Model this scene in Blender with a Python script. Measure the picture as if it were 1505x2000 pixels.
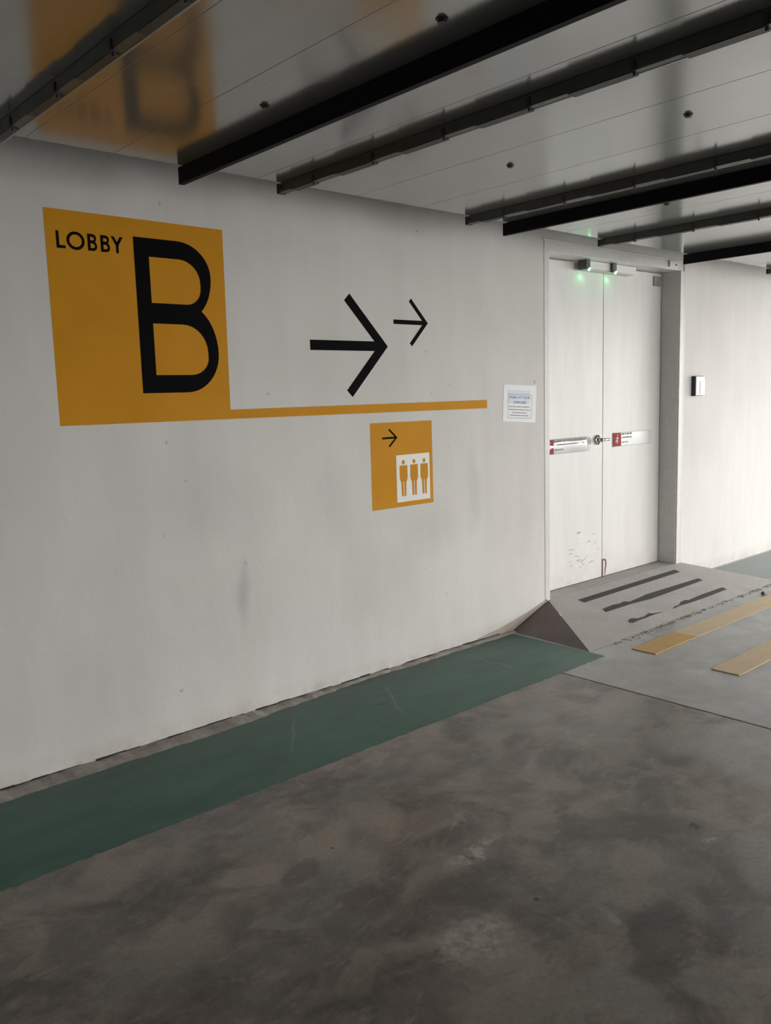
import bpy, bmesh, math, random
from mathutils import Matrix, Vector
random.seed(7)
SC = bpy.context.scene
COL = SC.collection
for o in list(bpy.data.objects):
    bpy.data.objects.remove(o)

# ------------------------------------------------------------------ camera
YAW, PITCH, ROLL = math.radians(41.648), math.radians(7.736), math.radians(-1.692)
F = Vector((math.sin(YAW)*math.cos(PITCH), math.cos(YAW)*math.cos(PITCH), -math.sin(PITCH)))
R0 = Vector((math.cos(YAW), -math.sin(YAW), 0)); U0 = R0.cross(F)
RV = R0*math.cos(ROLL) + U0*math.sin(ROLL); UV = U0*math.cos(ROLL) - R0*math.sin(ROLL)
cd = bpy.data.cameras.new('camera'); cam = bpy.data.objects.new('camera', cd); COL.objects.link(cam)
M = Matrix((RV, UV, -F)).transposed().to_4x4(); M.translation = Vector((0, -3.389, 1.5))
cam.matrix_world = M
cd.sensor_fit = 'HORIZONTAL'; cd.sensor_width = 36; cd.lens = 1654.44/1505*36
cd.clip_start = .05; cd.clip_end = 200
SC.camera = cam

# ------------------------------------------------------------------ world, daylight, exposure
W = bpy.data.worlds.new('sky'); SC.world = W; W.use_nodes = True
wt = W.node_tree; wt.nodes.clear()
wo = wt.nodes.new('ShaderNodeOutputWorld'); wb = wt.nodes.new('ShaderNodeBackground')
wc = wt.nodes.new('ShaderNodeTexCoord'); wsx = wt.nodes.new('ShaderNodeSeparateXYZ'); wr = wt.nodes.new('ShaderNodeValToRGB')
wt.links.new(wc.outputs['Generated'], wsx.inputs[0]); wt.links.new(wsx.outputs[2], wr.inputs[0])
wr.color_ramp.elements[0].position = 0.0; wr.color_ramp.elements[0].color = (1, .975, .945, 1)
wr.color_ramp.elements[1].position = 1.0; wr.color_ramp.elements[1].color = (.88, .88, .885, 1)
wt.links.new(wr.outputs[0], wb.inputs[0]); wb.inputs[1].default_value = 7.9
wt.links.new(wb.outputs[0], wo.inputs[0])
# the car park is open to the overcast sky on its right end and along part of its far side
XR, YB, XL, YBO = 10.6, -9.0, -4.0, 3.0
def portal(name, loc, rot, sx, sy):
    l = bpy.data.lights.new(name, 'AREA'); l.shape = 'RECTANGLE'; l.size = sx; l.size_y = sy
    l.cycles.is_portal = True
    o = bpy.data.objects.new(name, l); COL.objects.link(o); o.location = loc; o.rotation_euler = rot
portal('daylight_portal_end', (XR+.25, YB/2, 1.26), (0, math.radians(90), 0), 2.5, 9.4)
portal('daylight_portal_side', ((XR+YBO)/2, YB-.05, 1.26), (math.radians(90), 0, 0), XR-YBO, 2.5)
SC.view_settings.view_transform = 'Standard'; SC.view_settings.look = 'None'
SC.view_settings.gamma = 1; SC.view_settings.use_curve_mapping = False
SC.view_settings.exposure = 0.0
SC.cycles.use_denoising = True
SC.cycles.max_bounces = 10; SC.cycles.diffuse_bounces = 7

H = 2.400   # underside of the metal deck overhead
HT = 3.2    # top of the walls (the deck stops short of the long wall)
YE = -.365  # edge of the deck
K = (H-1.5)/1.008

# ------------------------------------------------------------------ helpers
def tag(o, label=None, cat=None, group=None, kind=None):
    if label: o['label'] = label
    if cat: o['category'] = cat
    if group: o['group'] = group
    if kind: o['kind'] = kind
    return o
def empty(name, loc=(0, 0, 0)):
    o = bpy.data.objects.new(name, None); COL.objects.link(o); o.location = loc; o.empty_display_size = .05
    return o
def link_mesh(name, me, mat, parent=None):
    o = bpy.data.objects.new(name, me); COL.objects.link(o)
    if mat and not me.materials: me.materials.append(mat)
    if parent:
        o.parent = parent
        w = Vector(parent.location)
        if parent.parent: w += Vector(parent.parent.location)
        o.location = -w      # meshes are written in world coordinates
    return o
def obj(name, bm, mat, parent=None, smooth=False):
    me = bpy.data.meshes.new(name); bmesh.ops.recalc_face_normals(bm, faces=bm.faces[:]); bm.to_mesh(me); bm.free()
    if smooth:
        for p in me.polygons: p.use_smooth = True
    return link_mesh(name, me, mat, parent)
def box(bm, x0, x1, y0, y1, z0, z1, bev=0, seg=2):
    vs = [bm.verts.new((x, y, z)) for x in (x0, x1) for y in (y0, y1) for z in (z0, z1)]
    fs = [bm.faces.new([vs[i] for i in f]) for f in ((0,1,3,2),(4,6,7,5),(0,4,5,1),(2,3,7,6),(0,2,6,4),(1,5,7,3))]
    if bev:
        es = list({e for f in fs for e in f.edges})
        bmesh.ops.bevel(bm, geom=es, offset=bev, segments=seg, affect='EDGES', profile=.5)
    return bm
def bx(name, x0, x1, y0, y1, z0, z1, mat, parent=None, bev=0):
    return obj(name, box(bmesh.new(), x0, x1, y0, y1, z0, z1, bev), mat, parent)
def cyl(bm, c, axis, r, h, n=20, r2=None):
    """cylinder from c along axis with length h"""
    ax = Vector(axis).normalized(); q = Vector((0, 0, 1)).rotation_difference(ax).to_matrix().to_4x4()
    m = Matrix.Translation(Vector(c) + ax*h/2) @ q
    bmesh.ops.create_cone(bm, cap_ends=True, segments=n, radius1=r, radius2=r if r2 is None else r2, depth=h, matrix=m)
    return bm
def prism_wall(bm, pts, y_back, y_front):
    """outline in x,z extruded between two y planes"""
    a = [bm.verts.new((x, y_back, z)) for x, z in pts]; b = [bm.verts.new((x, y_front, z)) for x, z in pts]
    bm.faces.new(a); bm.faces.new(b[::-1]); n = len(pts)
    for i in range(n): bm.faces.new((a[i], a[(i+1) % n], b[(i+1) % n], b[i]))
    return bm
def prism_floor(bm, pts, zf, t):
    """outline in x,y laid on height function zf with thickness t"""
    a = [bm.verts.new((x, y, zf(x, y))) for x, y in pts]; b = [bm.verts.new((x, y, zf(x, y)+t)) for x, y in pts]
    bm.faces.new(a); bm.faces.new(b[::-1]); n = len(pts)
    for i in range(n): bm.faces.new((a[i], a[(i+1) % n], b[(i+1) % n], b[i]))
    return bm
def curve_shape(name, loops, y, t, mat, parent=None):
    """filled outline with holes (x,z loops) standing on a wall plane at y, thickness t"""
    cu = bpy.data.curves.new(name, 'CURVE'); cu.dimensions = '2D'; cu.fill_mode = 'BOTH'; cu.extrude = t/2
    for lp in loops:
        sp = cu.splines.new('POLY'); sp.points.add(len(lp)-1); sp.use_cyclic_u = True
        for i, (x, z) in enumerate(lp): sp.points[i].co = (x, z, 0, 1)
    tmp = bpy.data.objects.new('tmp', cu); COL.objects.link(tmp)
    bpy.context.view_layer.update()
    me = bpy.data.meshes.new_from_object(tmp.evaluated_get(bpy.context.evaluated_depsgraph_get()))
    bpy.data.objects.remove(tmp); bpy.data.curves.remove(cu); me.name = name
    me.transform(Matrix.Translation((0, y-t/2, 0)) @ Matrix.Rotation(math.radians(90), 4, 'X'))
    me.materials.clear()
    return link_mesh(name, me, mat, parent)
def text_mesh(name, s, x, z, height, width, y, mat, parent=None, align='CENTER'):
    cu = bpy.data.curves.new(name, 'FONT'); cu.body = s; cu.size = 1; cu.extrude = .0
    cu.offset = .012
    tmp = bpy.data.objects.new('tmp', cu); COL.objects.link(tmp); bpy.context.view_layer.update()
    me = bpy.data.meshes.new_from_object(tmp.evaluated_get(bpy.context.evaluated_depsgraph_get()))
    bpy.data.objects.remove(tmp); bpy.data.curves.remove(cu); me.name = name; me.materials.clear()
    xs = [v.co.x for v in me.vertices]; ys = [v.co.y for v in me.vertices]
    x0, x1, y0, y1 = min(xs), max(xs), min(ys), max(ys)
    sx, sz = width/(x1-x0), height/(y1-y0)
    for v in me.vertices:
        v.co = Vector((x+(v.co.x-(x0+x1)/2)*sx, y, z+(v.co.y-(y0+y1)/2)*sz))
    return link_mesh(name, me, mat, parent)
def arc(cx, cz, rx, rz, a0, a1, n=10):
    return [(cx+rx*math.cos(math.radians(a0+(a1-a0)*i/n)), cz+rz*math.sin(math.radians(a0+(a1-a0)*i/n))) for i in range(n+1)]

# ------------------------------------------------------------------ materials
class NT:
    def __init__(s, name):
        s.m = bpy.data.materials.new(name); s.m.use_nodes = True; s.t = s.m.node_tree; s.b = s.t.nodes['Principled BSDF']
        s.pos = s.n('ShaderNodeNewGeometry').outputs['Position']
    def n(s, typ, **k):
        nd = s.t.nodes.new(typ)
        for a, v in k.items(): setattr(nd, a, v)
        return nd
    def l(s, a, b): s.t.links.new(a, b)
    def setv(s, sock, v):
        if hasattr(v, 'node'): s.l(v, sock)
        else: sock.default_value = v
    def scaled(s, sc):
        m = s.n('ShaderNodeVectorMath', operation='MULTIPLY'); s.l(s.pos, m.inputs[0]); m.inputs[1].default_value = sc; return m.outputs[0]
    def noise(s, scale, detail=4, rough=.5, vec=None, dist=0, col=False):
        n = s.n('ShaderNodeTexNoise'); n.inputs['Scale'].default_value = scale; n.inputs['Detail'].default_value = detail
        n.inputs['Roughness'].default_value = rough; n.inputs['Distortion'].default_value = dist
        s.l(vec if vec is not None else s.pos, n.inputs['Vector']); return n.outputs['Color' if col else 'Fac']
    def ramp(s, fac, *st):
        r = s.n('ShaderNodeValToRGB'); e = r.color_ramp.elements
        while len(e) < len(st): e.new(.5)
        for i, (p, c) in enumerate(st):
            e[i].position = p; e[i].color = (c, c, c, 1) if not isinstance(c, tuple) else (*c, 1)
        s.l(fac, r.inputs[0]); return r.outputs[0]
    def mix(s, fac, a, b, mode='MIX'):
        m = s.n('ShaderNodeMix', data_type='RGBA', blend_type=mode)
        s.setv(m.inputs[0], fac); 
        for sock, v in ((m.inputs[6], a), (m.inputs[7], b)):
            if isinstance(v, tuple): sock.default_value = (*v, 1)
            else: s.l(v, sock)
        return m.outputs[2]
    def math(s, op, a, b=0.0, c=0.0):
        m = s.n('ShaderNodeMath', operation=op)
        for i, v in enumerate((a, b, c)): s.setv(m.inputs[i], v)
        return m.outputs[0]
    def blob(s, c, r, warp, ang=0, soft=.45):
        """mask 1 inside an ellipse at c (x,y,z) with radii r, wobbly edge"""
        mp = s.n('ShaderNodeMapping', vector_type='TEXTURE'); s.l(warp, mp.inputs[0])
        mp.inputs['Location'].default_value = c; mp.inputs['Rotation'].default_value = (0, 0, math.radians(ang)) if r[2] > 5 else (0, math.radians(ang), 0)
        mp.inputs['Scale'].default_value = r
        ln = s.n('ShaderNodeVectorMath', operation='LENGTH'); s.l(mp.outputs[0], ln.inputs[0])
        mr = s.n('ShaderNodeMapRange', interpolation_type='SMOOTHSTEP'); s.l(ln.outputs['Value'], mr.inputs[0])
        mr.inputs[1].default_value = 1.0; mr.inputs[2].default_value = 1-soft; mr.inputs[3].default_value = 0; mr.inputs[4].default_value = 1
        return mr.outputs[0]
    def warp(s, scale, amt):
        n = s.noise(scale, 3, .6, col=True)
        a = s.n('ShaderNodeVectorMath', operation='SUBTRACT'); s.l(n, a.inputs[0]); a.inputs[1].default_value = (.5, .5, .5)
        m = s.n('ShaderNodeVectorMath', operation='MULTIPLY_ADD'); s.l(a.outputs[0], m.inputs[0]); m.inputs[1].default_value = (amt, amt, amt); s.l(s.pos, m.inputs[2])
        return m.outputs[0]
    def bump(s, h, strength=.2, dist=.01):
        b = s.n('ShaderNodeBump'); b.inputs['Strength'].default_value = strength; b.inputs['Distance'].default_value = dist
        s.l(h, b.inputs['Height']); s.l(b.outputs[0], s.b.inputs['Normal'])
    def out(s, col=None, rough=None, metal=None, spec=None):
        for k, v in (('Base Color', col), ('Roughness', rough), ('Metallic', metal), ('Specular IOR Level', spec)):
            if v is None: continue
            if isinstance(v, tuple): s.b.inputs[k].default_value = (*v, 1)
            else: s.setv(s.b.inputs[k], v)
        return s.m
def simple(name, col, rough=.5, metal=0.0, var=.12, scale=30, spec=None):
    t = NT(name); n = t.noise(scale, 4)
    c = t.mix(n, tuple(v*(1-var) for v in col), tuple(min(1, v*(1+var)) for v in col))
    return t.out(c, rough, metal, spec)
def emissive(name, col, strength):
    t = NT(name); t.b.inputs['Emission Color'].default_value = (*col, 1); t.b.inputs['Emission Strength'].default_value = strength
    return t.out(col, .4)

def m_wall():
    t = NT('painted_wall')
    streak = t.noise(1.0, 4, .6, t.scaled((5.0, 1, .9)), .3)
    c = t.mix(t.ramp(streak, (.3, 0), (.72, 1.0)), (.665, .645, .62), (.725, .71, .685))
    big = t.noise(1.1, 3, .5)
    c = t.mix(t.math('MULTIPLY', t.ramp(big, (.42, 0), (.7, 1.0)), .30), c, (.50, .485, .465))
    # soft grubby smudges, mostly at hip height
    wp = t.warp(2.5, .25)
    for (x, z, rx, rz, a, k) in ((2.085, .60, .05, .20, 4, .35), (3.35, .75, .28, .25, 0, .20), (1.9, 1.05, .5, .3, 0, .12), (3.72, .95, .10, .35, 0, .22),
                                 (2.65, 1.0, .18, .3, 0, .15), (4.2, .7, .12, .5, 0, .12)):
        c = t.mix(t.math('MULTIPLY', t.blob((x, 0, z), (rx, 9, rz), wp, a, .9), k), c, (.33, .32, .31))
    # specks and little chips
    sp = t.noise(22, 2, .4); sp = t.ramp(sp, (.745, 0), (.78, 1.0))
    c = t.mix(t.math('MULTIPLY', sp, .45), c, (.25, .23, .21))
    # dirt splashed along the foot of the wall
    sx = t.n('ShaderNodeSeparateXYZ'); t.l(t.pos, sx.inputs[0])
    g = t.n('ShaderNodeMapRange'); t.l(sx.outputs[2], g.inputs[0]); g.inputs[1].default_value = .10; g.inputs[2].default_value = .0
    gn = t.math('MULTIPLY', g.outputs[0], t.ramp(t.noise(9, 4, .7), (.35, 0), (.7, 1.0)))
    c = t.mix(t.math('MULTIPLY', gn, .55), c, (.36, .31, .26))
    t.bump(t.noise(7, 5, .6), .12, .02)
    return t.out(c, .62, 0, .3)
def m_floor(smooth=False):
    t = NT('smooth_concrete' if smooth else 'stained_concrete')
    n1 = t.noise(2.3, 6, .62, t.scaled((1, 1.3, 1)), .6); n2 = t.noise(7.5, 6, .7, None, .4); n3 = t.noise(60, 4, .7)
    if smooth:
        c = t.mix(t.ramp(n1, (.3, 0), (.7, 1.0)), (.30, .30, .292), (.44, .44, .43))
        c = t.mix(t.math('MULTIPLY', t.ramp(n2, (.4, 0), (.75, 1.0)), .35), c, (.25, .235, .215))
        c = t.mix(t.math('MULTIPLY', t.ramp(n3, (.35, 0), (.7, 1.0)), .2), c, (.10, .10, .10))
    else:
        c = t.mix(t.ramp(n1, (.41, 0), (.59, 1.0)), (.090, .074, .062), (.300, .256, .212))
        nm = t.noise(4.6, 5, .6, t.scaled((1, 1.25, 1)), 1.0)
        c = t.mix(t.math('MULTIPLY', t.ramp(nm, (.52, 0), (.60, 1.0)), .42), c, (.33, .275, .215))
        c = t.mix(t.math('MULTIPLY', t.ramp(nm, (.38, 1.0), (.46, 0)), .45), c, (.085, .070, .062))
        m = t.noise(1.7, 4, .55, None, .8)
        c = t.mix(t.math('MULTIPLY', t.ramp(m, (.50, 0), (.62, 1.0)), .55), c, (.200, .192, .180))
        m2 = t.noise(3.1, 3, .5, t.scaled((1, .7, 1)), .5)
        c = t.mix(t.math('MULTIPLY', t.ramp(m2, (.56, 0), (.66, 1.0)), .6), c, (.092, .078, .070))
        c = t.mix(t.math('MULTIPLY', t.ramp(n2, (.50, 0), (.72, 1.0)), .45), c, (.29, .252, .21))
        wp = t.warp(5.5, .16); wf = t.warp(16, .12)
        tan, pale, dark, red, grey = (.36, .30, .235), (.50, .475, .43), (.060, .052, .047), (.110, .074, .061), (.25, .245, .23)
        for (x, y, rx, ry, a, cc, k) in (
            (1.34,-1.20,.075,.14,60,tan,.75),(1.62,-1.20,.18,.075,25,tan,.65),(1.46,-1.30,.11,.06,30,red,.6),(1.51,-1.55,.10,.09,0,red,.6),
            (1.24,-1.47,.12,.035,-45,grey,.7),(2.22,-1.64,.15,.10,20,tan,.6),(2.26,-2.0,.13,.10,0,tan,.8),(2.10,-2.10,.12,.10,0,tan,.6),
            (2.12,-2.06,.30,.24,0,grey,.35),(2.42,-1.85,.35,.12,-40,dark,.55),(1.98,-2.25,.22,.10,30,dark,.6),
            (1.28,-1.79,.11,.055,10,tan,.55),(1.73,-2.31,.10,.11,0,grey,.8),(1.75,-1.72,.30,.14,10,dark,.5),(1.2,-1.95,.35,.22,0,dark,.45),
            (2.97,-1.09,.17,.07,20,tan,.5),(3.40,-1.18,.28,.10,20,tan,.5),(3.1,-.95,.22,.09,10,grey,.6),(2.75,-1.32,.30,.09,30,dark,.3),
            (3.3,-1.65,.30,.15,0,grey,.6),(3.0,-2.1,.25,.15,30,tan,.4),(2.5,-1.25,.22,.08,20,red,.4),(2.0,-1.35,.2,.1,0,tan,.35),(2.75,-2.5,.3,.25,0,grey,.8),(2.3,-2.65,.35,.2,0,grey,.7),
            (3.4,-1.9,.45,.30,20,(.38, .37, .355),.6),(3.2,-1.25,.45,.20,10,(.30, .28, .255),.45),(2.85,-1.0,.30,.10,0,(.31, .285, .25),.4),(2.55,-2.35,.28,.16,40,(.33, .32, .305),.5),(2.25,-2.75,.22,.12,0,(.33, .32, .30),.5),(1.62,-1.91,.16,.11,10,(.30, .285, .265),.45),(1.9,-2.45,.10,.12,0,(.30, .29, .25),.5),
            (1.0,-1.12,.25,.10,20,dark,.4),(.85,-1.6,.30,.18,20,dark,.4)):
            c = t.mix(t.math('MULTIPLY', t.blob((x, y, 0), (rx, ry, 9), wp, a, .42), k), c, cc)
        for (x, y, rx, ry, a, k) in ((1.95,-1.60,.20,.05,5,.95),(1.62,-1.91,.15,.12,0,1.0),(1.5,-1.9,.06,.03,0,.6),(1.05,-1.86,.02,.02,0,.8),(2.05,-1.42,.12,.03,20,.5),(2.7,-1.7,.12,.03,20,.45),(2.55,-2.1,.05,.015,-30,.7),(1.95,-2.12,.10,.02,60,.5)):
            msk = t.math('MULTIPLY', t.blob((x, y, 0), (rx, ry, 9), wf, a, .8), t.ramp(t.noise(24, 4, .7), (.42, 0), (.6, 1.0)))
            c = t.mix(t.math('MULTIPLY', msk, k), c, pale)
        for (x, y, r) in ((2.60,-2.025,.022),(1.874,-1.909,.013),(1.62,-1.25,.008),(2.2,-1.45,.007)):
            c = t.mix(t.math('MULTIPLY', t.blob((x, y, 0), (r, r, 9), wf if r > .02 else t.pos, 0, .5), .9), c, (.02, .018, .016))
        # trowel arcs
        w = t.n('ShaderNodeTexWave', wave_type='RINGS', rings_direction='Z'); w.inputs['Scale'].default_value = 9; w.inputs['Distortion'].default_value = 5; w.inputs['Detail'].default_value = 3
        mp = t.n('ShaderNodeMapping'); t.l(t.pos, mp.inputs[0]); mp.inputs['Location'].default_value = (-2.2, 1.95, 0); t.l(mp.outputs[0], w.inputs[0])
        c = t.mix(t.math('MULTIPLY', t.ramp(w.outputs['Fac'], (.6, 0), (1.0, 1.0)), .05), c, (.28, .27, .25))
        c = t.mix(t.math('MULTIPLY', t.ramp(n3, (.40, 0), (.75, 1.0)), .30), c, (.055, .05, .047))
        sc = t.noise(9, 6, .8, t.scaled((1, 2.0, 1)), .2)
        c = t.mix(t.math('MULTIPLY', t.ramp(sc, (.56, 0), (.66, 1.0)), .32), c, (.40, .37, .33))
        ch = t.noise(45, 2, .5); c = t.mix(t.math('MULTIPLY', t.ramp(ch, (.78, 0), (.80, 1.0)), .5), c, (.40, .38, .34))
    t.bump(t.mix(.5, n2, n3), .10, .01)
    return t.out(c, t.ramp(n2, (.3, .30), (.75, .48)), 0, .6)
def m_green(far=False):
    t = NT('worn_glare_green_paint' if far else 'green_floor_paint')
    n1 = t.noise(2.5, 5, .6, t.scaled((1, 3, 1)), .3); n2 = t.noise(14, 5, .7); n3 = t.noise(50, 4, .7)
    c = t.mix(t.ramp(n1, (.3, 0), (.72, 1.0)), (.017, .094, .062), (.042, .160, .114))
    c = t.mix(t.math('MULTIPLY', t.ramp(n2, (.5, 0), (.8, 1.0)), .4), c, (.10, .135, .115))
    c = t.mix(t.math('MULTIPLY', t.ramp(n3, (.35, 0), (.7, 1.0)), .25), c, (.03, .06, .048))
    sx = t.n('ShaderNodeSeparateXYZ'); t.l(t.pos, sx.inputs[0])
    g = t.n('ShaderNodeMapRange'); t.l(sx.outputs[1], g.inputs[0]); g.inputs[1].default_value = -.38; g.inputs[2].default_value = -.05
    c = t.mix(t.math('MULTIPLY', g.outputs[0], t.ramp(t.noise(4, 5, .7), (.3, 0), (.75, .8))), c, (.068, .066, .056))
    # dusty scrape lines across the paint
    for (x, a) in ((2.10, -38), (2.72, -30), (3.5, 0)):
        c = t.mix(t.math('MULTIPLY', t.blob((x, -.35, 0), (.012, .33, 9), t.warp(6, .05), a, .9), .35), c, (.22, .28, .25))
    c = t.mix(t.blob((2.62, -.36, 0), (.06, .012, 9), t.warp(30, .02), -20, .8), c, (.03, .03, .028))
    if far: c = t.mix(.72, c, (.27, .31, .30))  # band beyond the ramp: wear and washed-out glare both mixed into the colour
    t.bump(n2, .08, .01)
    return t.out(c, .42, 0, .36)
def m_ceiling():
    t = NT('satin_metal_ceiling')
    n1 = t.noise(1.5, 4, .5, t.scaled((3, .35, 1))); n2 = t.noise(60, 3, .6)
    c = t.mix(t.ramp(n1, (.3, 0), (.7, 1.0)), (.30, .31, .305), (.36, .37, .36))
    c = t.mix(t.math('MULTIPLY', n2, .15), c, (.25, .25, .25))
    return t.out(c, .155, .6, .5)
def m_door():
    t = NT('white_door_paint')
    c = t.mix(t.ramp(t.noise(3, 4, .5, t.scaled((4, 1, .6))), (.3, 0), (.7, 1.0)), (.72, .71, .69), (.78, .77, .75))
    # black scuffs low on the left leaf
    wp = t.warp(12, .06)
    area = t.blob((5.03, .14, .34), (.26, 9, .24), t.warp(4, .1), 0, .6)
    sc = t.ramp(t.noise(13, 4, .65, t.scaled((1, 1, 3.4)), .5), (.60, 0), (.66, 1.0))
    c = t.mix(t.math('MULTIPLY', t.math('MULTIPLY', area, sc), .75), c, (.22, .22, .21))
    for (x, z, rx, rz) in ((5.10, .42, .035, .006), (5.03, .30, .09, .005), (5.12, .27, .06, .006), (4.98, .50, .03, .006), (4.88, .36, .03, .005), (5.22, .36, .02, .006)):
        c = t.mix(t.math('MULTIPLY', t.blob((x, .14, z), (rx, 9, rz), wp, -14, .9), .8), c, (.15, .15, .145))
    sx = t.n('ShaderNodeSeparateXYZ'); t.l(t.pos, sx.inputs[0])
    g = t.n('ShaderNodeMapRange'); t.l(sx.outputs[2], g.inputs[0]); g.inputs[1].default_value = .36; g.inputs[2].default_value = .13
    c = t.mix(t.math('MULTIPLY', g.outputs[0], t.ramp(t.noise(8, 5, .7), (.35, 0), (.8, .5))), c, (.45, .42, .37))
    t.bump(t.noise(4, 2, .5), .03, .01)
    return t.out(c, .38, 0, .4)
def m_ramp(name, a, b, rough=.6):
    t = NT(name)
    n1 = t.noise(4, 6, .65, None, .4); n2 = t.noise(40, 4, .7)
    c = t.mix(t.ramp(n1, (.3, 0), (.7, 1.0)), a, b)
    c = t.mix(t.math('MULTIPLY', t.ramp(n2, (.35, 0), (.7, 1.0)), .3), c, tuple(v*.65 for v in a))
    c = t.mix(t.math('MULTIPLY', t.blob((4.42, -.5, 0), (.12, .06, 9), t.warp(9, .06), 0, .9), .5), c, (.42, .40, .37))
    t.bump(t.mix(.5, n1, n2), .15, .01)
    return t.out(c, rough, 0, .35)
def m_yellow(name, a, b, worn):
    t = NT(name)
    n1 = t.noise(6, 5, .65, t.scaled((1, 3, 1)), .3); n2 = t.noise(26, 5, .7)
    c = t.mix(t.ramp(n1, (.3, 0), (.7, 1.0)), a, b)
    c = t.mix(t.math('MULTIPLY', t.ramp(n2, (.5, 0), (.78, 1.0)), worn), c, (.42, .36, .28))
    return t.out(c, .55, 0, .35)
def m_orange():
    t = NT('orange_wall_paint')
    c = t.mix(t.ramp(t.noise(4, 4, .5), (.3, 0), (.7, 1.0)), (.60, .262, .008), (.65, .295, .012))
    t.bump(t.noise(7, 5, .6), .1, .02)
    return t.out(c, .6, 0, .12)
MW, MF, MF2, MG, MC = m_wall(), m_floor(), m_floor(True), m_green(), m_ceiling()
MPLATE = simple('grey_cover_plate', (.27, .265, .25), .5)
MLEV = simple('satin_steel', (.62, .61, .59), .3, 1.0, .05)
MD, MO = m_door(), m_orange()
MBK = simple('black_sign_paint', (.004, .004, .0045), .7, 0, .12, 30, .04)
MBEAM = simple('black_beam_paint', (.007, .007, .009), .6, 0, .2, 30, .12)
MCH = simple('grey_channel_steel', (.085, .088, .078), .42, .45, .2, 18)
MCH2 = simple('dark_channel_cover', (.028, .028, .025), .5, .2, .2, 18)
MCHI = simple('pale_channel_lip', (.35, .35, .32), .35, .6)
MBOLT = simple('dull_bolt_steel', (.06, .06, .06), .5, .5)
MFRAME = simple('white_frame_paint', (.66, .65, .63), .4)
MFRAME2 = simple('grey_frame_paint', (.60, .60, .575), .45)
MRAMP = m_ramp('cement_ramp', (.40, .375, .355), (.50, .475, .455))
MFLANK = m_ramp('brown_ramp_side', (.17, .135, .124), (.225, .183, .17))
MTAPE = simple('grit_tape', (.045, .043, .042), .85, 0, .35, 160)
MYEL = m_yellow('worn_yellow_paint', (.60, .44, .25), (.66, .51, .33), .6)
MYEL2 = m_yellow('deep_yellow_paint', (.52, .30, .085), (.60, .37, .13), .3)
MSKIRT = m_ramp('ragged_mortar', (.20, .18, .155), (.52, .49, .44), .8)
MPLAS = simple('bare_beige_plaster', (.42, .36, .30), .7, 0, .15, 12)
MPAPER = simple('white_paper', (.80, .81, .83), .5, 0, .03)
MBLUEPR = simple('pale_blue_print', (.62, .68, .82), .5, 0, .05)
MINKB = simple('blue_grey_ink', (.16, .22, .32), .6); MINK = simple('grey_ink', (.26, .25, .25), .6)
MPIC = simple('white_pictogram', (.78, .77, .73), .45, 0, .03)
MCHROME = simple('brushed_chrome', (.75, .74, .72), .18, 1.0, .05)
MLOCK = simple('white_lock_housing', (.82, .82, .80), .25, 0, .03)
MBRK = simple('dark_sensor_housing', (.085, .08, .078), .4)
MLED = emissive('green_led', (.15, 1.0, .35), 40)
MRED = simple('red_sticker', (.30, .022, .026), .55, 0, .12, 30, .15)
MACR = simple('glossy_clear_label', (.60, .60, .60), .07, 0, .02)
MACR.node_tree.nodes['Principled BSDF'].inputs['Coat Weight'].default_value = 1.0
MLABEL = simple('glossy_white_label', (.80, .82, .82), .22, 0, .02)
MNAVY = simple('navy_plastic', (.010, .013, .03), .3); MRDR = simple('pale_grey_plastic', (.66, .70, .76), .3, 0, .04)
MRUST = simple('rusty_edge', (.16, .065, .05), .8, 0, .4, 60)
MDARK = simple('dark_gap', (.03, .026, .022), .9)
MOUT = simple('outside_concrete', (.45, .45, .43), .8, 0, .1, 3)
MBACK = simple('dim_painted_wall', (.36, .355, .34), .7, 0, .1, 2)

# ------------------------------------------------------------------ the setting
def st(o): return tag(o, kind='structure')
# floor: sub-base with two cast slabs and a recessed joint
floor = st(bx('floor', XL, XR, YB, .0, -.20, -.03, MF))
bx('concrete_slab', XL, 3.612, YB, 0, -.03, 0, MF, floor, .003)
bx('concrete_slab', 3.620, XR, YB, 0, -.03, 0, MF2, floor, .003)
st(bx('ground_outside', XR+.01, 60, -60, 20, -.30, -.01, MOUT))
st(bx('ground_outside', XL, XR, -60, YB-.01, -.30, -.01, MOUT))
# long wall with a door recess (lintel above it)
OX0, OX1, OZ = 4.40, 6.09, 2.44
bm = bmesh.new()
box(bm, XL, OX0, 0, .30, -.2, HT); box(bm, OX1, XR, 0, .30, -.2, HT); box(bm, OX0, OX1, 0, .30, OZ, HT)
st(obj('wall_front', bm, MW))
st(bx('wall_left', XL-.2, XL, YB, .3, 0, HT, MBACK))
bm = bmesh.new(); box(bm, XL, YBO, YB-.25, YB, 0, HT); st(obj('wall_back', bm, MBACK))
st(bx('wall_recess', OX0-.2, OX1+.2, .31, .40, 0, H+.04, MFRAME2))
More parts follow.
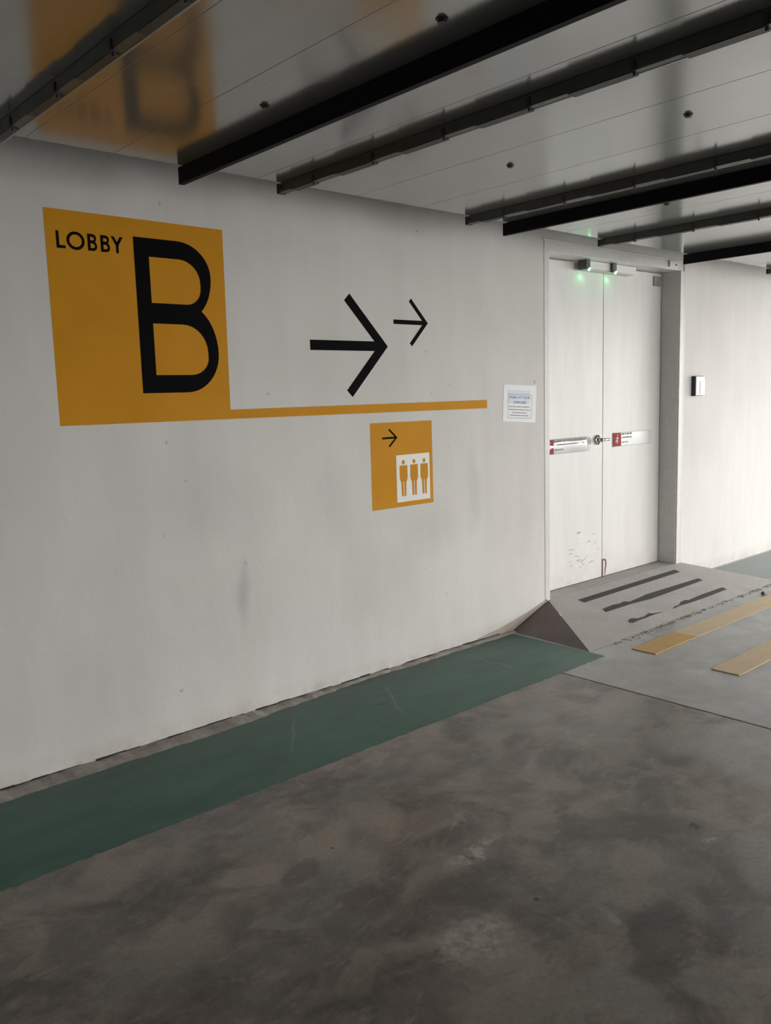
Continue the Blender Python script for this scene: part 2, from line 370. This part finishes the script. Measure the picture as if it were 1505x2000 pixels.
# ceiling: metal deck of long satin sheets with narrow joints, its edge short of the wall; dark slab above
ceil = st(bx('ceiling', XL, XR, YB, YE-.006, H+.02, H+.10, MBOLT))
seams = [XL/K] + [-3.2, -2.6, -2.0, -1.35, -.70, -.05, .60, 1.25, 1.60, 2.285, 2.88, 3.33, 3.94, 4.60, 5.22, 5.90, 6.55, 7.2, 7.85, 8.5, 9.2, 9.9, 10.6] + [XR/K]
for a, b in zip(seams[:-1], seams[1:]):
    bx('ceiling_panel', a*K+.0006, b*K-.0006, YB, YE, H, H+.02, MC, ceil, .0012)
bx('end_light_blocker', XR-.02, XR, YB, .3, H+.10, HT, MBACK, ceil)  # unseen panel added to keep sky light off the top of the wall
st(bx('slab_above', XL, XR, YB, .3, HT, HT+.15, MBACK))
st(bx('side_light_blocker', XL, XR, YB-.2, YB, H+.02, HT, MBACK))  # unseen closure added so no daylight leaks in above the deck

# mortar strip between wall and green paint
bm = bmesh.new(); N = 190; x0, x1 = XL, 4.06
top = []
for i in range(N+1):
    x = x0+(x1-x0)*i/N
    w = (.098 if x < 1.9 else max(.030, .098-(x-1.9)*.075)) + random.uniform(-.008, .006)
    if x > 3.0: w += .014
    hh = .007+random.uniform(-.003, .004)
    top.append([bm.verts.new((x, 0.0, hh+.004)), bm.verts.new((x, -w*.55, hh)), bm.verts.new((x, -w, .0005))])
for i in range(N):
    for j in range(2): bm.faces.new((top[i][j], top[i+1][j], top[i+1][j+1], top[i][j+1]))
tag(obj('trim_1', bm, MSKIRT), kind='structure')
# dark crack where wall meets mortar
bm = bmesh.new()
for i in range(120):
    xa = XL+(4.0-XL)*i/120; xb = XL+(4.0-XL)*(i+1)/120
    if random.random() < .85: box(bm, xa, xb, -.004, 0, .004, .013+random.uniform(0, .004))
tag(obj('trim_2', bm, MDARK), kind='structure')
# bare plaster wedge by the ramp
bm = prism_wall(bmesh.new(), [(3.70, .010), (4.06, .010), (4.415, .136), (4.415, .145), (4.22, .095), (3.95, .045), (3.75, .024)], 0, -.003)
tag(obj('trim_3', bm, MPLAS), kind='structure')

# door: frame, two leaves
door = st(empty('door_1', (5.25, .0, .135)))
bm = bmesh.new()
box(bm, 4.398, 4.450, -.003, .17, .10, 2.375, .003); obj('frame_jamb', bm, MFRAME, door)
bm = bmesh.new()
box(bm, 6.043, 6.095, -.012, .17, .10, 2.375, .003); obj('frame_jamb', bm, MFRAME, door)
bx('frame_head', 4.398, 6.095, -.004, .17, 2.375, 2.442, MFRAME, door, .003)
bx('architrave_bead', 4.388, 6.105, -.008, -.0005, 2.4425, 2.450, MFRAME, door, .002)
bx('shadow_gap_strip', 6.096, 6.118, -.010, -.0005, .125, 2.452, MFRAME2, door, .002)
YD = .145
def leaf(x0, x1):
    o = bx('door_leaf', x0, x1, YD, YD+.045, .137, 2.366, MD, door, .0025); return o
leafL = leaf(4.454, 5.262); leafR = leaf(5.268, 6.036)
bx('jamb_lining', 6.0365, 6.0425, .0, .143, .14, 2.374, MFRAME2, door)
bx('seam_strip', 5.258, 5.272, YD+.046, YD+.060, .137, 2.36, MDARK, door)
# meeting stile strip, rust and torn edge at the foot of the seam
bx('threshold_gap', 4.452, 6.04, YD-.001, YD+.05, .128, .1365, MDARK, door)
bx('rust_slot', 5.262, 5.274, YD-.003, YD-.0005, .138, .268, MRUST, leafR)
pts = [(5.274, .262), (5.300, .268), (5.314, .250), (5.318, .215), (5.308, .185), (5.303, .150), (5.298, .142), (5.300, .185), (5.309, .215), (5.305, .245), (5.296, .259), (5.274, .255)]
obj('torn_edge', prism_wall(bmesh.new(), pts, YD-.0005, YD-.003), MRUST, leafR)

# small hinge cover high on the right leaf
h = bx('closer_plate', 5.915, 6.010, YD-.010, YD-.0005, 2.272, 2.345, MPLATE, leafR, .002)
# lever handle
hd = obj('handle', cyl(bmesh.new(), (5.19, YD, 1.150), (0, -1, 0), .036, .010, 28), MCHROME, leafL, True)
bm = cyl(bmesh.new(), (5.19, YD-.010, 1.150), (0, -1, 0), .014, .040, 16)
cyl(bm, (5.19, YD-.046, 1.150), (1, 0, 0), .0105, .088, 14)
bmesh.ops.create_uvsphere(bm, u_segments=12, v_segments=8, radius=.0135, matrix=Matrix.Translation((5.19, YD-.046, 1.150)))
obj('lever', bm, MLEV, leafL, True)
# push-to-open labels
def push_label(x0, x1, z0, z1, bow, name_label, left):
    n = 14; bm = bmesh.new(); rows = []
    for i in range(n+1):
        t = i/n; z = z0+(z1-z0)*t
        y = YD-.0012-bow*math.sin(math.pi*t)
        rows.append([bm.verts.new((x0+(x1-x0)*k/8, y-(bow*.25*math.sin(k*1.3) if bow > .004 else 0)*math.sin(math.pi*t), z)) for k in range(9)])
    for i in range(n):
        for k in range(8): bm.faces.new((rows[i][k], rows[i][k+1], rows[i+1][k+1], rows[i+1][k]))
    ext = bmesh.ops.extrude_face_region(bm, geom=bm.faces[:])
    for v in ext['geom']:
        if isinstance(v, bmesh.types.BMVert): v.co.y += .0008 if True else 0
    root = obj('push_label', bm, MACR if left else MLABEL, None, True)
    tag(root, name_label, 'sign')
    return root
LZ0, LZ1 = 1.083, 1.190
pl = push_label(4.560, 5.108, 1.078, 1.182, .010, 'glossy push label curling outward on the left door leaf, beside the lever handle', True)
pr = push_label(5.385, 5.915, 1.085, 1.190, .0015, 'flat white push label with red running figure square on the right door leaf', False)
def label_print(root, x0, z0, z1, dark, yo):
    sq = bx('red_square', x0+.004, x0+.112, YD-yo-.0012, YD-yo, z0+.004, z1-.004, MRED, root)
    # running figure
    cx, cz, s = x0+.058, (z0+z1)/2, .00105
    y = YD-yo-.0022
    fig = bmesh.new()
    for P in ([(-6,10),(4,14),(8,4),(2,-2),(-2,2),(2,8)], [(2,0),(10,-8),(2,-20),(-2,-18),(4,-8),(-4,-2)], [(-4,-2),(-2,-8),(-14,-12),(-14,-8)], [(6,12),(14,4),(12,2),(5,8)], [(-12,6),(-4,12),(-5,8),(-12,2)]):
        prism_wall(fig, [(cx+a*s*1.3, cz+b*s*1.5) for a, b in P], y+.001, y)
    prism_wall(fig, [(cx+(6+3.5*math.cos(k*.7854))*s*1.3, cz+(20+3.5*math.sin(k*.7854))*s*1.5) for k in range(8)], y+.001, y)
    obj('running_figure', fig, MPIC, root)
    r = random.Random(3+int(x0*10))
    b = bmesh.new(); z = z1-.014
    for (z, hgt, xe) in ((z1-.014, .015, x0+(.50 if dark else .26)), (z1-.040, .010, x0+(.45 if dark else .24)), (z0+.030, .008, x0+(.22 if dark else .20))):
        x = x0+.125
        while x < xe:
            w = r.choice((.012, .016, .009, .014)); box(b, x, x+w, YD-yo-.0012, YD-yo, z-hgt/2, z+hgt/2); x += w+r.choice((.004, .004, .012))
    tag(obj('small_print', b, MINK, root), kind='stuff')
label_print(pl, 4.560, 1.078, 1.182, True, .0115)
label_print(pr, 5.385, 1.085, 1.190, False, .0028)

# magnetic lock under the frame head
mg = empty('magnetic_lock', (5.27, .10, 2.375)); tag(mg, 'white magnetic door lock bar with two dark green-lit ends above the double door', 'door lock')
bx('housing', 4.972, 5.565, .072, .142, 2.322, 2.3735, MLOCK, mg, .004)
bx('armature_strip', 4.985, 5.54, .080, .138, 2.314, 2.3215, MFRAME2, mg, .001)
for x in (4.922, 5.236):
    c = bx('sensor_block', x, x+.046, .048, .118 if x < 5 else .0715, 2.312, 2.3745, MBRK, mg, .003)
    obj('led', cyl(bmesh.new(), (x+.040, .056, 2.3115), (0, 0, -1), .006, .008, 12), MLED, c)
    bx('led_face', x+.030, x+.044, .0465, .0479, 2.314, 2.320, MLED, c)
for x in (4.960, 5.270):
    l = bpy.data.lights.new('led_glow', 'SPOT'); l.energy = .13; l.color = (.15, 1, .35); l.shadow_soft_size = .008
    l.spot_size = math.radians(150); l.spot_blend = .6
    lo = bpy.data.objects.new('led_glow', l); COL.objects.link(lo); lo.location = (x+.028, .116, 2.309); lo.rotation_euler = (math.radians(-8), 0, 0)
# round-hole sticker on frame head
s = bx('switch_plate', 5.872, 5.985, -.020, -.0125, 2.388, 2.432, MLOCK, None, .002); tag(s, 'small white switch plate at the right end of the door frame head', 'switch plate')
obj('knob', cyl(bmesh.new(), (5.955, -.020, 2.408), (0, -1, 0), .007, .004, 12), MBOLT, s)

# access reader on the wall right of the door
rd = empty('access_reader', (6.31, 0, 1.51)); tag(rd, 'small card reader box with a navy back plate on the wall right of the door', 'card reader')
bx('back_plate', 6.250, 6.385, -.032, -.0008, 1.436, 1.590, MNAVY, rd, .003)
bx('face_plate', 6.253, 6.387, -.039, -.0325, 1.440, 1.587, MRDR, rd, .003)
bx('touch_panel', 6.310, 6.384, -.042, -.0392, 1.448, 1.550, MLOCK, rd, .001)

# ------------------------------------------------------------------ ramp with anti-slip tapes
RZ, RY = .135, -.605
rp = empty('entrance_ramp', (5.25, -.3, 0)); tag(rp, 'grey cement wedge ramp rising from the car park floor to the double door', 'ramp')
bm = bmesh.new()
a0 = bm.verts.new((4.432, YD, RZ)); a1 = bm.verts.new((6.042, YD, RZ)); b0 = bm.verts.new((4.432, -.0, RZ)); b1 = bm.verts.new((6.105, -.0, RZ))
# b0..b1 lip, front foot
NF = 40
def zramp(x, y): return max(0, RZ*(1+y/.605)) if y < 0 else RZ
front = []
for i in range(NF+1):
    x = 4.028+(6.52-4.028)*i/NF
    front.append(bm.verts.new((x, RY, .0008)))
m0 = []
for i in range(NF+1):
    t = i/NF; m0.append(bm.verts.new((4.432+(6.105-4.432)*t, -.002, RZ)))
for i in range(NF): bm.faces.new((m0[i], m0[i+1], front[i+1], front[i]))
toe = [bm.verts.new((4.03+(6.52-4.03)*i/NF, RY-(random.uniform(.002, .020) if 0 < i < NF else 0), .0006)) for i in range(NF+1)]
for i in range(NF): bm.faces.new((front[i], front[i+1], toe[i+1], toe[i]))
obj('slope', bm, MRAMP, rp)
bx('landing', 4.452, 6.0415, -.0, YD+.02, .02, RZ-.0005, MRAMP, rp)
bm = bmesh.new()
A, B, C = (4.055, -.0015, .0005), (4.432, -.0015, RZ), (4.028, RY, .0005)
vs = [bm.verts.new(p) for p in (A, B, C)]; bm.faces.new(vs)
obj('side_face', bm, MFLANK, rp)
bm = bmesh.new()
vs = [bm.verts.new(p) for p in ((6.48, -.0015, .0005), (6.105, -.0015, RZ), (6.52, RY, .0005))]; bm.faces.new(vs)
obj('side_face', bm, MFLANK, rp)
# crumbly toe of the ramp
bm = bmesh.new(); rr = random.Random(5)
for i in range(210):
    x = rr.uniform(4.25, 6.5); y = RY-.016+rr.gauss(0, .013); s = rr.uniform(.003, .013)
    m = Matrix.Translation((x, y, .0015)) @ Matrix.Rotation(rr.uniform(0, 6), 4, 'Z') @ Matrix.Diagonal((s*1.6, s*.7, .0022, 1))
    bmesh.ops.create_icosphere(bm, subdivisions=1, radius=.8, matrix=m)
tag(obj('crumbled_edge', bm, MSKIRT, rp), kind='stuff')

# pixel->ramp points converted once into real coordinates on the slope
def ramp_pt(px, py):
    d = F*1654.44 + RV*(px-752.5) - UV*(py-1000); c = Vector((0, -3.389, 1.5)); a = RZ/.605
    t = (RZ + a*c.y - c.z)/(d.z - a*d.y); p = c+d*t; return (p.x, p.y)
def tape(pts, label=None, name='grip_tape'):
    o = obj(name, prism_floor(bmesh.new(), pts, lambda x, y: zramp(x, y)+.0004, .0016), MTAPE, rp)
    if label: o['label'] = label
tape([(4.634, -.094), (5.898, -.082), (5.897, -.128), (4.634, -.142)])
def crop(pts): return [ramp_pt(960+x*.3621, 800+y*.3621) for x, y in pts]
tape(crop([(597, 1077), (650, 1055), (690, 1047), (712, 1036), (742, 1037), (790, 1018), (832, 998), (1112, 911), (1138, 921), (860, 1021), (760, 1046), (615, 1093)]),
     'dark anti-slip tape frayed on its left half')
tape(crop([(735, 1137), (752, 1127), (790, 1127), (822, 1117), (846, 1099), (872, 1100), (925, 1091), (870, 1108), (826, 1125), (790, 1138), (762, 1151), (742, 1149)]), 'torn remnant of dark anti-slip tape', 'tape_remnant')
tape(crop([(975, 1075), (985, 1063), (1008, 1055), (1018, 1038), (1042, 1028), (1060, 1029), (1120, 1003), (1240, 960), (1268, 969), (1150, 1015), (1062, 1045), (1015, 1058), (990, 1070)]), 'torn remnant of dark anti-slip tape', 'tape_remnant')

# ------------------------------------------------------------------ floor markings
def strip(name, x0, x1, ya, yb, z0, t, mat, jag, parent=None, n=60, seed=1):
    r = random.Random(seed); n = max(2, n)
    up = [(x0+(x1-x0)*i/n, ya+r.uniform(-jag, jag)) for i in range(n+1)]
    dn = [(x0+(x1-x0)*i/n, yb+r.uniform(-jag, jag)) for i in range(n+1)]
    bm = bmesh.new(); T, B, TL, BL = ([], [], [], [])
    for i in range(n+1):
        T.append(bm.verts.new((*up[i], z0+t))); B.append(bm.verts.new((*dn[i], z0+t)))
        TL.append(bm.verts.new((*up[i], z0))); BL.append(bm.verts.new((*dn[i], z0)))
    for i in range(n):
        bm.faces.new((T[i], T[i+1], B[i+1], B[i])); bm.faces.new((TL[i], BL[i], BL[i+1], TL[i+1]))
        bm.faces.new((T[i], TL[i], TL[i+1], T[i+1])); bm.faces.new((B[i], B[i+1], BL[i+1], BL[i]))
    bm.faces.new((T[0], B[0], BL[0], TL[0])); bm.faces.new((T[-1], TL[-1], BL[-1], B[-1]))
    return obj(name, bm, mat, parent)
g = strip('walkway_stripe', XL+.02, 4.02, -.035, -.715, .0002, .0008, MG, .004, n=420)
tag(g, 'long dark green painted walkway band on the floor along the wall, left of the ramp', 'floor marking')
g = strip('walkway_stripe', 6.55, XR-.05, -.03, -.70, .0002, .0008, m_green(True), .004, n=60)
tag(g, 'short worn green walkway band, paled by painted-in glare, on the floor beyond the right side of the ramp', 'floor marking')
y1 = empty('yellow_bar', (5.4, -.83, 0)); tag(y1, 'worn yellow floor bar along the foot of the ramp, darker near its left end', 'floor marking', 'yellow floor bars')
strip('faded_length', 4.70, 7.4, -.752, -.905, .0003, .0030, MYEL, .003, y1, 40)
strip('deep_length', 4.232, 4.705, -.752, -.905, .0003, .0045, MYEL2, .003, y1, 12)
y2 = strip('yellow_bar', 4.200, 7.0, -1.255, -1.412, .0003, .0045, MYEL, .003, n=40)
tag(y2, 'worn yellow bar on the floor further from the ramp, nearer the camera', 'floor marking', 'yellow floor bars')
# drain / debris
d = obj('stone_chip', bmesh.new(), None) if False else None
bm = bmesh.new(); bmesh.ops.create_icosphere(bm, subdivisions=2, radius=1, matrix=Matrix.Translation((6.02, -.715, .010)) @ Matrix.Diagonal((.028, .016, .012, 1)))
for v in bm.verts: v.co += Vector((random.uniform(-.002, .002),)*3)
tag(obj('stone_chip', bm, MBOLT), 'small dark stone chip by the yellow bar at the right edge', 'debris')

# ------------------------------------------------------------------ painted signs on the wall
E = .0006
ls = empty('lobby_sign', (1.69, 0, 1.42)); tag(ls, 'big orange painted square reading LOBBY B with a long orange bar running right', 'sign')
obj('orange_panel', prism_wall(bmesh.new(), [(1.296, 1.422), (2.088, 1.420), (3.850, 1.4155), (3.848, 1.465), (2.082, 1.463), (2.088, 2.2595), (1.296, 2.263)], 0, -E), MO, ls)
def letter_B(x0, x1, z0, z1, sw, st_, name, parent, y):
    """x0..x1 width, z0..z1 height, sw stem width, st_ stroke height"""
    Wd, Hh = x1-x0, z1-z0; zm = z0+Hh*.50
    xu = x0+Wd*.945                      # right edge of upper bowl
    ux, lx = xu-Wd*.42, x1-Wd*.44
    zw = z0+Hh*.547                      # waist
    xw = x0+Wd*.80; cx = x0+Wd*.60
    def bowl(cxx, cz, rx):      # quarter-and-a-bit ellipse from (cxx+rx, cz) to the waist
        ca = (xw-cxx)/rx; an = math.degrees(math.acos(ca)); return an, abs(zw-cz)/math.sin(math.radians(an))
    zl, zu = z0+Hh*.265, z0+Hh*.775
    al, rl_ = bowl(cx, zl, x1-cx); au, ru_ = bowl(cx, zu, xu-cx)
    outer = [(x0, z0), (lx, z0)] + arc(lx, zl, x1-lx, zl-z0, -90, 0, 14)[1:] + arc(cx, zl, x1-cx, rl_, 0, al, 10)[1:]
    outer += arc(cx, zu, xu-cx, ru_, -au, 0, 10)[1:] + arc(ux, zu, xu-ux, z1-zu, 0, 90, 14)[1:] + [(x0, z1)]
    b = sw*.80
    cl = x0+sw; hu0, hu1 = zm+st_*.66+Hh*.01, z1-st_
    hl0, hl1 = z0+st_, zm-st_*.34-Hh*.005
    ru = xu-b; rl = x1-b
    rx, rz = Wd*.24, (hu1-hu0)*.46
    up = [(cl, hu0), (ru-rx*.8, hu0)] + arc(ru-rx*.8, hu0+rz*.8, rx*.8, rz*.8, -90, 0, 8)[1:] + arc(ru-rx*1.1, hu1-rz*1.1, rx*1.1, rz*1.1, 0, 90, 8) + [(cl, hu1)]
    rx, rz = Wd*.26, (hl1-hl0)*.48
    lo = [(cl, hl0), (rl-rx*.9, hl0)] + arc(rl-rx*.9, hl0+rz*.7, rx*.9, rz*.7, -90, 0, 8)[1:] + arc(rl-rx*1.2, hl1-rz*1.15, rx*1.2, rz*1.15, 0, 90, 8) + [(cl, hl1)]
    return curve_shape(name, [outer, up, lo], y, E, MBK, parent)
letter_B(1.659, 2.036, 1.545, 2.189, .066, .076, 'letter', ls, -E)
z0, z1 = 2.115, 2.181; w = .0115
obj('letter', prism_wall(bmesh.new(), [(1.338, z0), (1.374, z0), (1.374, z0+w), (1.338+w, z0+w), (1.338+w, z1), (1.338, z1)], -E, -2*E), MBK, ls)
curve_shape('letter', [arc(1.4155, (z0+z1)/2, .0365, .0355, 0, 350, 34), arc(1.4155, (z0+z1)/2, .0365-w, .0355-w, 0, 350, 34)], -E, E, MBK, ls)
for xx in (1.464, 1.518): letter_B(xx, xx+.0385, z0, z1, w, w, 'letter', ls, -E)
obj('letter', prism_wall(bmesh.new(), [(1.582, z0), (1.582+w, z0), (1.582+w, z0+.030), (1.614, z1), (1.601, z1), (1.5878, z0+.044), (1.575, z1), (1.562, z1), (1.582, z0+.030)], -E, -2*E), MBK, ls)

def arrow_pts(x0, xt, zt, zb, zc, th, hx):
    """x0 tail, xt tip, zt/zb head top/bottom, zc axis height, th stroke, hx x of head ends"""
    # barbs as strokes from tip
    L = math.hypot(xt-hx, zt-zc); dx, dz = (xt-hx)/L, (zt-zc)/L
    nx, nz = dz*th, dx*th     # inward perpendicular of upper barb
    # upper barb outer edge: tip -> (hx+, zt) ; inner edge shifted left/down
    k = th/ dz                # horizontal thickness of a barb
    xi = xt-k                 # inner apex
    za = th/2
    # where the shaft edge meets barb inner edge
    xs = xi - za*dx/dz
    ih = (hx-nx*1.0, zt-nz*1.0)
    return [(x0, zc-za), (xs, zc-za), (ih[0], 2*zc-ih[1]), (hx, 2*zc-zt), (xt, zc), (hx, zt), ih, (xs, zc+za), (x0, zc+za)]
def arrow(name, x0, xt, zt, zc, th, hx, y, parent=None):
    return obj(name, prism_wall(bmesh.new(), arrow_pts(x0, xt, zt, None, zc, th, hx), y, y-E), MBK, parent)
a = arrow('direction_arrow', 2.552, 3.065, 2.024, 1.764, .050, 2.812, 0); tag(a, 'large black painted arrow pointing right on the white wall', 'sign')
a = arrow('direction_arrow', 3.110, 3.367, 2.022, 1.895, .0235, 3.243, 0); tag(a, 'smaller black painted arrow pointing right, just right of the large arrow', 'sign')
lf = empty('lift_sign', (3.15, 0, .9)); tag(lf, 'small orange painted panel with an arrow and three standing figures below the long bar', 'sign')
obj('orange_panel', prism_wall(bmesh.new(), [(2.921, .899), (3.381, .899), (3.379, 1.363), (2.922, 1.364)], 0, -E), MO, lf)
arrow('arrow', 3.006, 3.116, 1.331, 1.2805, .0105, 3.058, -E, lf)
obj('white_panel', prism_wall(bmesh.new(), [(3.102, .925), (3.356, .925), (3.354, 1.184), (3.102, 1.183)], -E, -2*E), MPIC, lf)
for cx in (3.154, 3.234, 3.312):
    b = bmesh.new(); y = -2*E
    zt_ = 1.143
    prism_wall(b, [(cx+.011*math.cos(k*math.pi/6), zt_+.0125*math.sin(k*math.pi/6)) for k in range(12)], y, y-E)
    prism_wall(b, [(cx-.029, 1.126), (cx+.029, 1.126), (cx+.0295, 1.055), (cx+.022, 1.037), (cx-.022, 1.037), (cx-.0295, 1.055)], y, y-E)
    prism_wall(b, [(cx-.019, 1.037), (cx-.0025, 1.037), (cx-.003, .956), (cx-.016, .956)], y, y-E)
    prism_wall(b, [(cx+.0025, 1.037), (cx+.019, 1.037), (cx+.016, .956), (cx+.003, .956)], y, y-E)
    obj('figure', b, MO, lf)

# paper notice
def npt(u, v):   # unit square on the sheet -> wall x,z (slightly askew)
    tl, tr, br, bl = (4.003, 1.554), (4.318, 1.541), (4.306, 1.311), (3.990, 1.332)
    return tuple((tl[i]*(1-u)+tr[i]*u)*(1-v)+(bl[i]*(1-u)+br[i]*u)*v for i in (0, 1))
pn = obj('paper_notice', prism_wall(bmesh.new(), [npt(0, 0), npt(1, 0), npt(1, 1), npt(0, 1)], -.0002, -.0012), MPAPER)
tag(pn, 'white printed paper notice with a bordered text block, taped left of the double door', 'notice')
obj('blue_band', prism_wall(bmesh.new(), [npt(.12, .14), npt(.80, .14), npt(.80, .50), npt(.12, .50)], -.0012, -.0014), MBLUEPR, pn)
b = bmesh.new()
def ndash(u0, u1, v0, v1, bb): prism_wall(bb, [npt(u0, v0), npt(u1, v0), npt(u1, v1), npt(u0, v1)], -.0014, -.0018)
for k in range(15):
    u = .14+.048*k; ndash(u, u+.026, .245, .265, b); ndash(u, u+.026, .885, .905, b)
for k in range(11):
    v = .26+.058*k; ndash(.135, .152, v, v+.030, b); ndash(.855, .872, v, v+.030, b)
tag(obj('dashed_border', b, MINK, pn), kind='stuff')
def ntext(s, uc, vc, uw, vh, mat):
    cx, cz = npt(uc, vc); o = text_mesh('print', s, cx, cz, vh*.225, uw*.315, -.0019, mat, pn)
    for v in o.data.vertices: v.co.z -= (v.co.x-cx)*.041
ntext('PARK AT YOUR', .50, .335, .64, .075, MINKB)
ntext('OWN RISK', .50, .47, .40, .075, MINKB)
b = bmesh.new(); r = random.Random(11)
for v, (ua, ub) in zip((.575, .655, .735, .81), ((.17, .80), (.16, .84), (.26, .72), (.20, .78))):
    u = ua
    while u < ub:
        w_ = r.uniform(.02, .06); ndash(u, min(u+w_, ub), v, v+.028, b); u += w_+.014
tag(obj('small_print', b, MINK, pn), kind='stuff')

# ------------------------------------------------------------------ ceiling hardware
YH = YE+.036     # the beams and channels stick out slightly past the deck edge
def beam(x, label):
    root = empty('ceiling_beam', (x, -4.5, H)); tag(root, label, 'beam', 'black beams under the deck')
    bx('web', x, x+.020, YB+.02, YH, H-.060, H-.0005, MBEAM, root, .001)
    bx('bottom_flange', x-.001, x+.022, YB+.02, YH+.001, H-.0635, H-.0602, MBEAM, root, .0008)
    return root
beam(-.19, 'black beam under the metal deck, above and left of the camera')
beam(1.703, 'thick black beam whose end sits just above the LOBBY B sign')
beam(3.620, 'black beam under the deck ending left of the double door')
beam(5.502, 'black beam under the deck ending over the right edge of the door frame')
beam(7.38, 'black beam under the deck furthest right, beyond the card reader')
def channel(x, label, bright=False):
    root = empty('ceiling_channel', (x, -4.5, H)); tag(root, label, 'ceiling channel', 'slim grey channels under the deck')
    bm = bmesh.new(); y0, y1 = YB+.05, YH-.006
    z0 = H-.038; w = .036
    box(bm, x, x+w, y0, y1, z0, H-.0005, .0015)
    obj('channel', bm, MCH, root)
    bx('lip', x+w-.006, x+w+.0015, y0, y1, z0-.0012, z0-.0001, MCHI, root)
    bx('end_bracket', x-.001, x+w+.001, y1-.016, y1+.002, z0-.002, H-.0008, MCH2, root, .001)
    xc = x+w-(.009 if bright else -.0008)
    bx('cover', x-.0008, xc, -.577, y1-.10, z0-.0038, z0-.0013, MCH2, root)
    obj('bolt', cyl(bmesh.new(), (x-.001, y1-.03, H-.018), (-1, 0, 0), .005, .006, 6), MBOLT, root)
    y = -.577
    while y > y0+.5:
        b = box(bmesh.new(), x-.0035, x+.004, y-.012, y, z0-.003, H-.010)
        cyl(b, (x+.006, y-.006, z0+.001), (0, 0, -1), .005, .014, 8)
        obj('clip', b, MBOLT, root)
        bx('cover', x-.0008, xc, y-.362, y-.150, z0-.0038, z0-.0013, MCH2, root)
        y -= .362
    return root
channel(.995, 'slim grey channel under the deck crossing the top left corner of the picture', True)
channel(2.160, 'slim grey channel just right of the thick black beam, above the big arrow')
channel(3.322, 'slim grey channel close beside the black beam left of the door')
channel(4.490, 'slim grey channel ending above the double door')
channel(5.600, 'slim grey channel right of the beam at the door frame edge')
channel(6.75, 'slim grey channel furthest right over the far wall')
where = {(1.580, -1.109): 'round dark bolt in the deck beside the thick black beam, nearest the wall', (1.580, -1.870): 'largest round dark deck bolt, left of the thick black beam near the top',
         (2.747, -1.109): 'small dark deck bolt in the wide bay between two channels, nearer the wall', (2.747, -1.870): 'dark deck bolt in the wide bay between two channels, farther from the wall',
         (3.933, -1.109): 'tiny dark deck bolt in the bay above the double door'}
proto = None
for (x, y), lab in where.items():
    if proto is None:
        proto = root = empty('ceiling_bolt', (x, y, H))
        obj('washer', cyl(bmesh.new(), (x, y, H), (0, 0, -1), .0155, .0025, 18), MBOLT, proto)
        obj('hex_head', cyl(bmesh.new(), (x, y, H-.0025), (0, 0, -1), .011, .007, 6), MBOLT, proto)
    else:
        root = proto.copy(); COL.objects.link(root); root.location = (x, y, H)
        for ch in list(proto.children):
            c = ch.copy(); COL.objects.link(c); c.parent = root
    tag(root, lab, 'bolt', 'bolts in the metal deck')
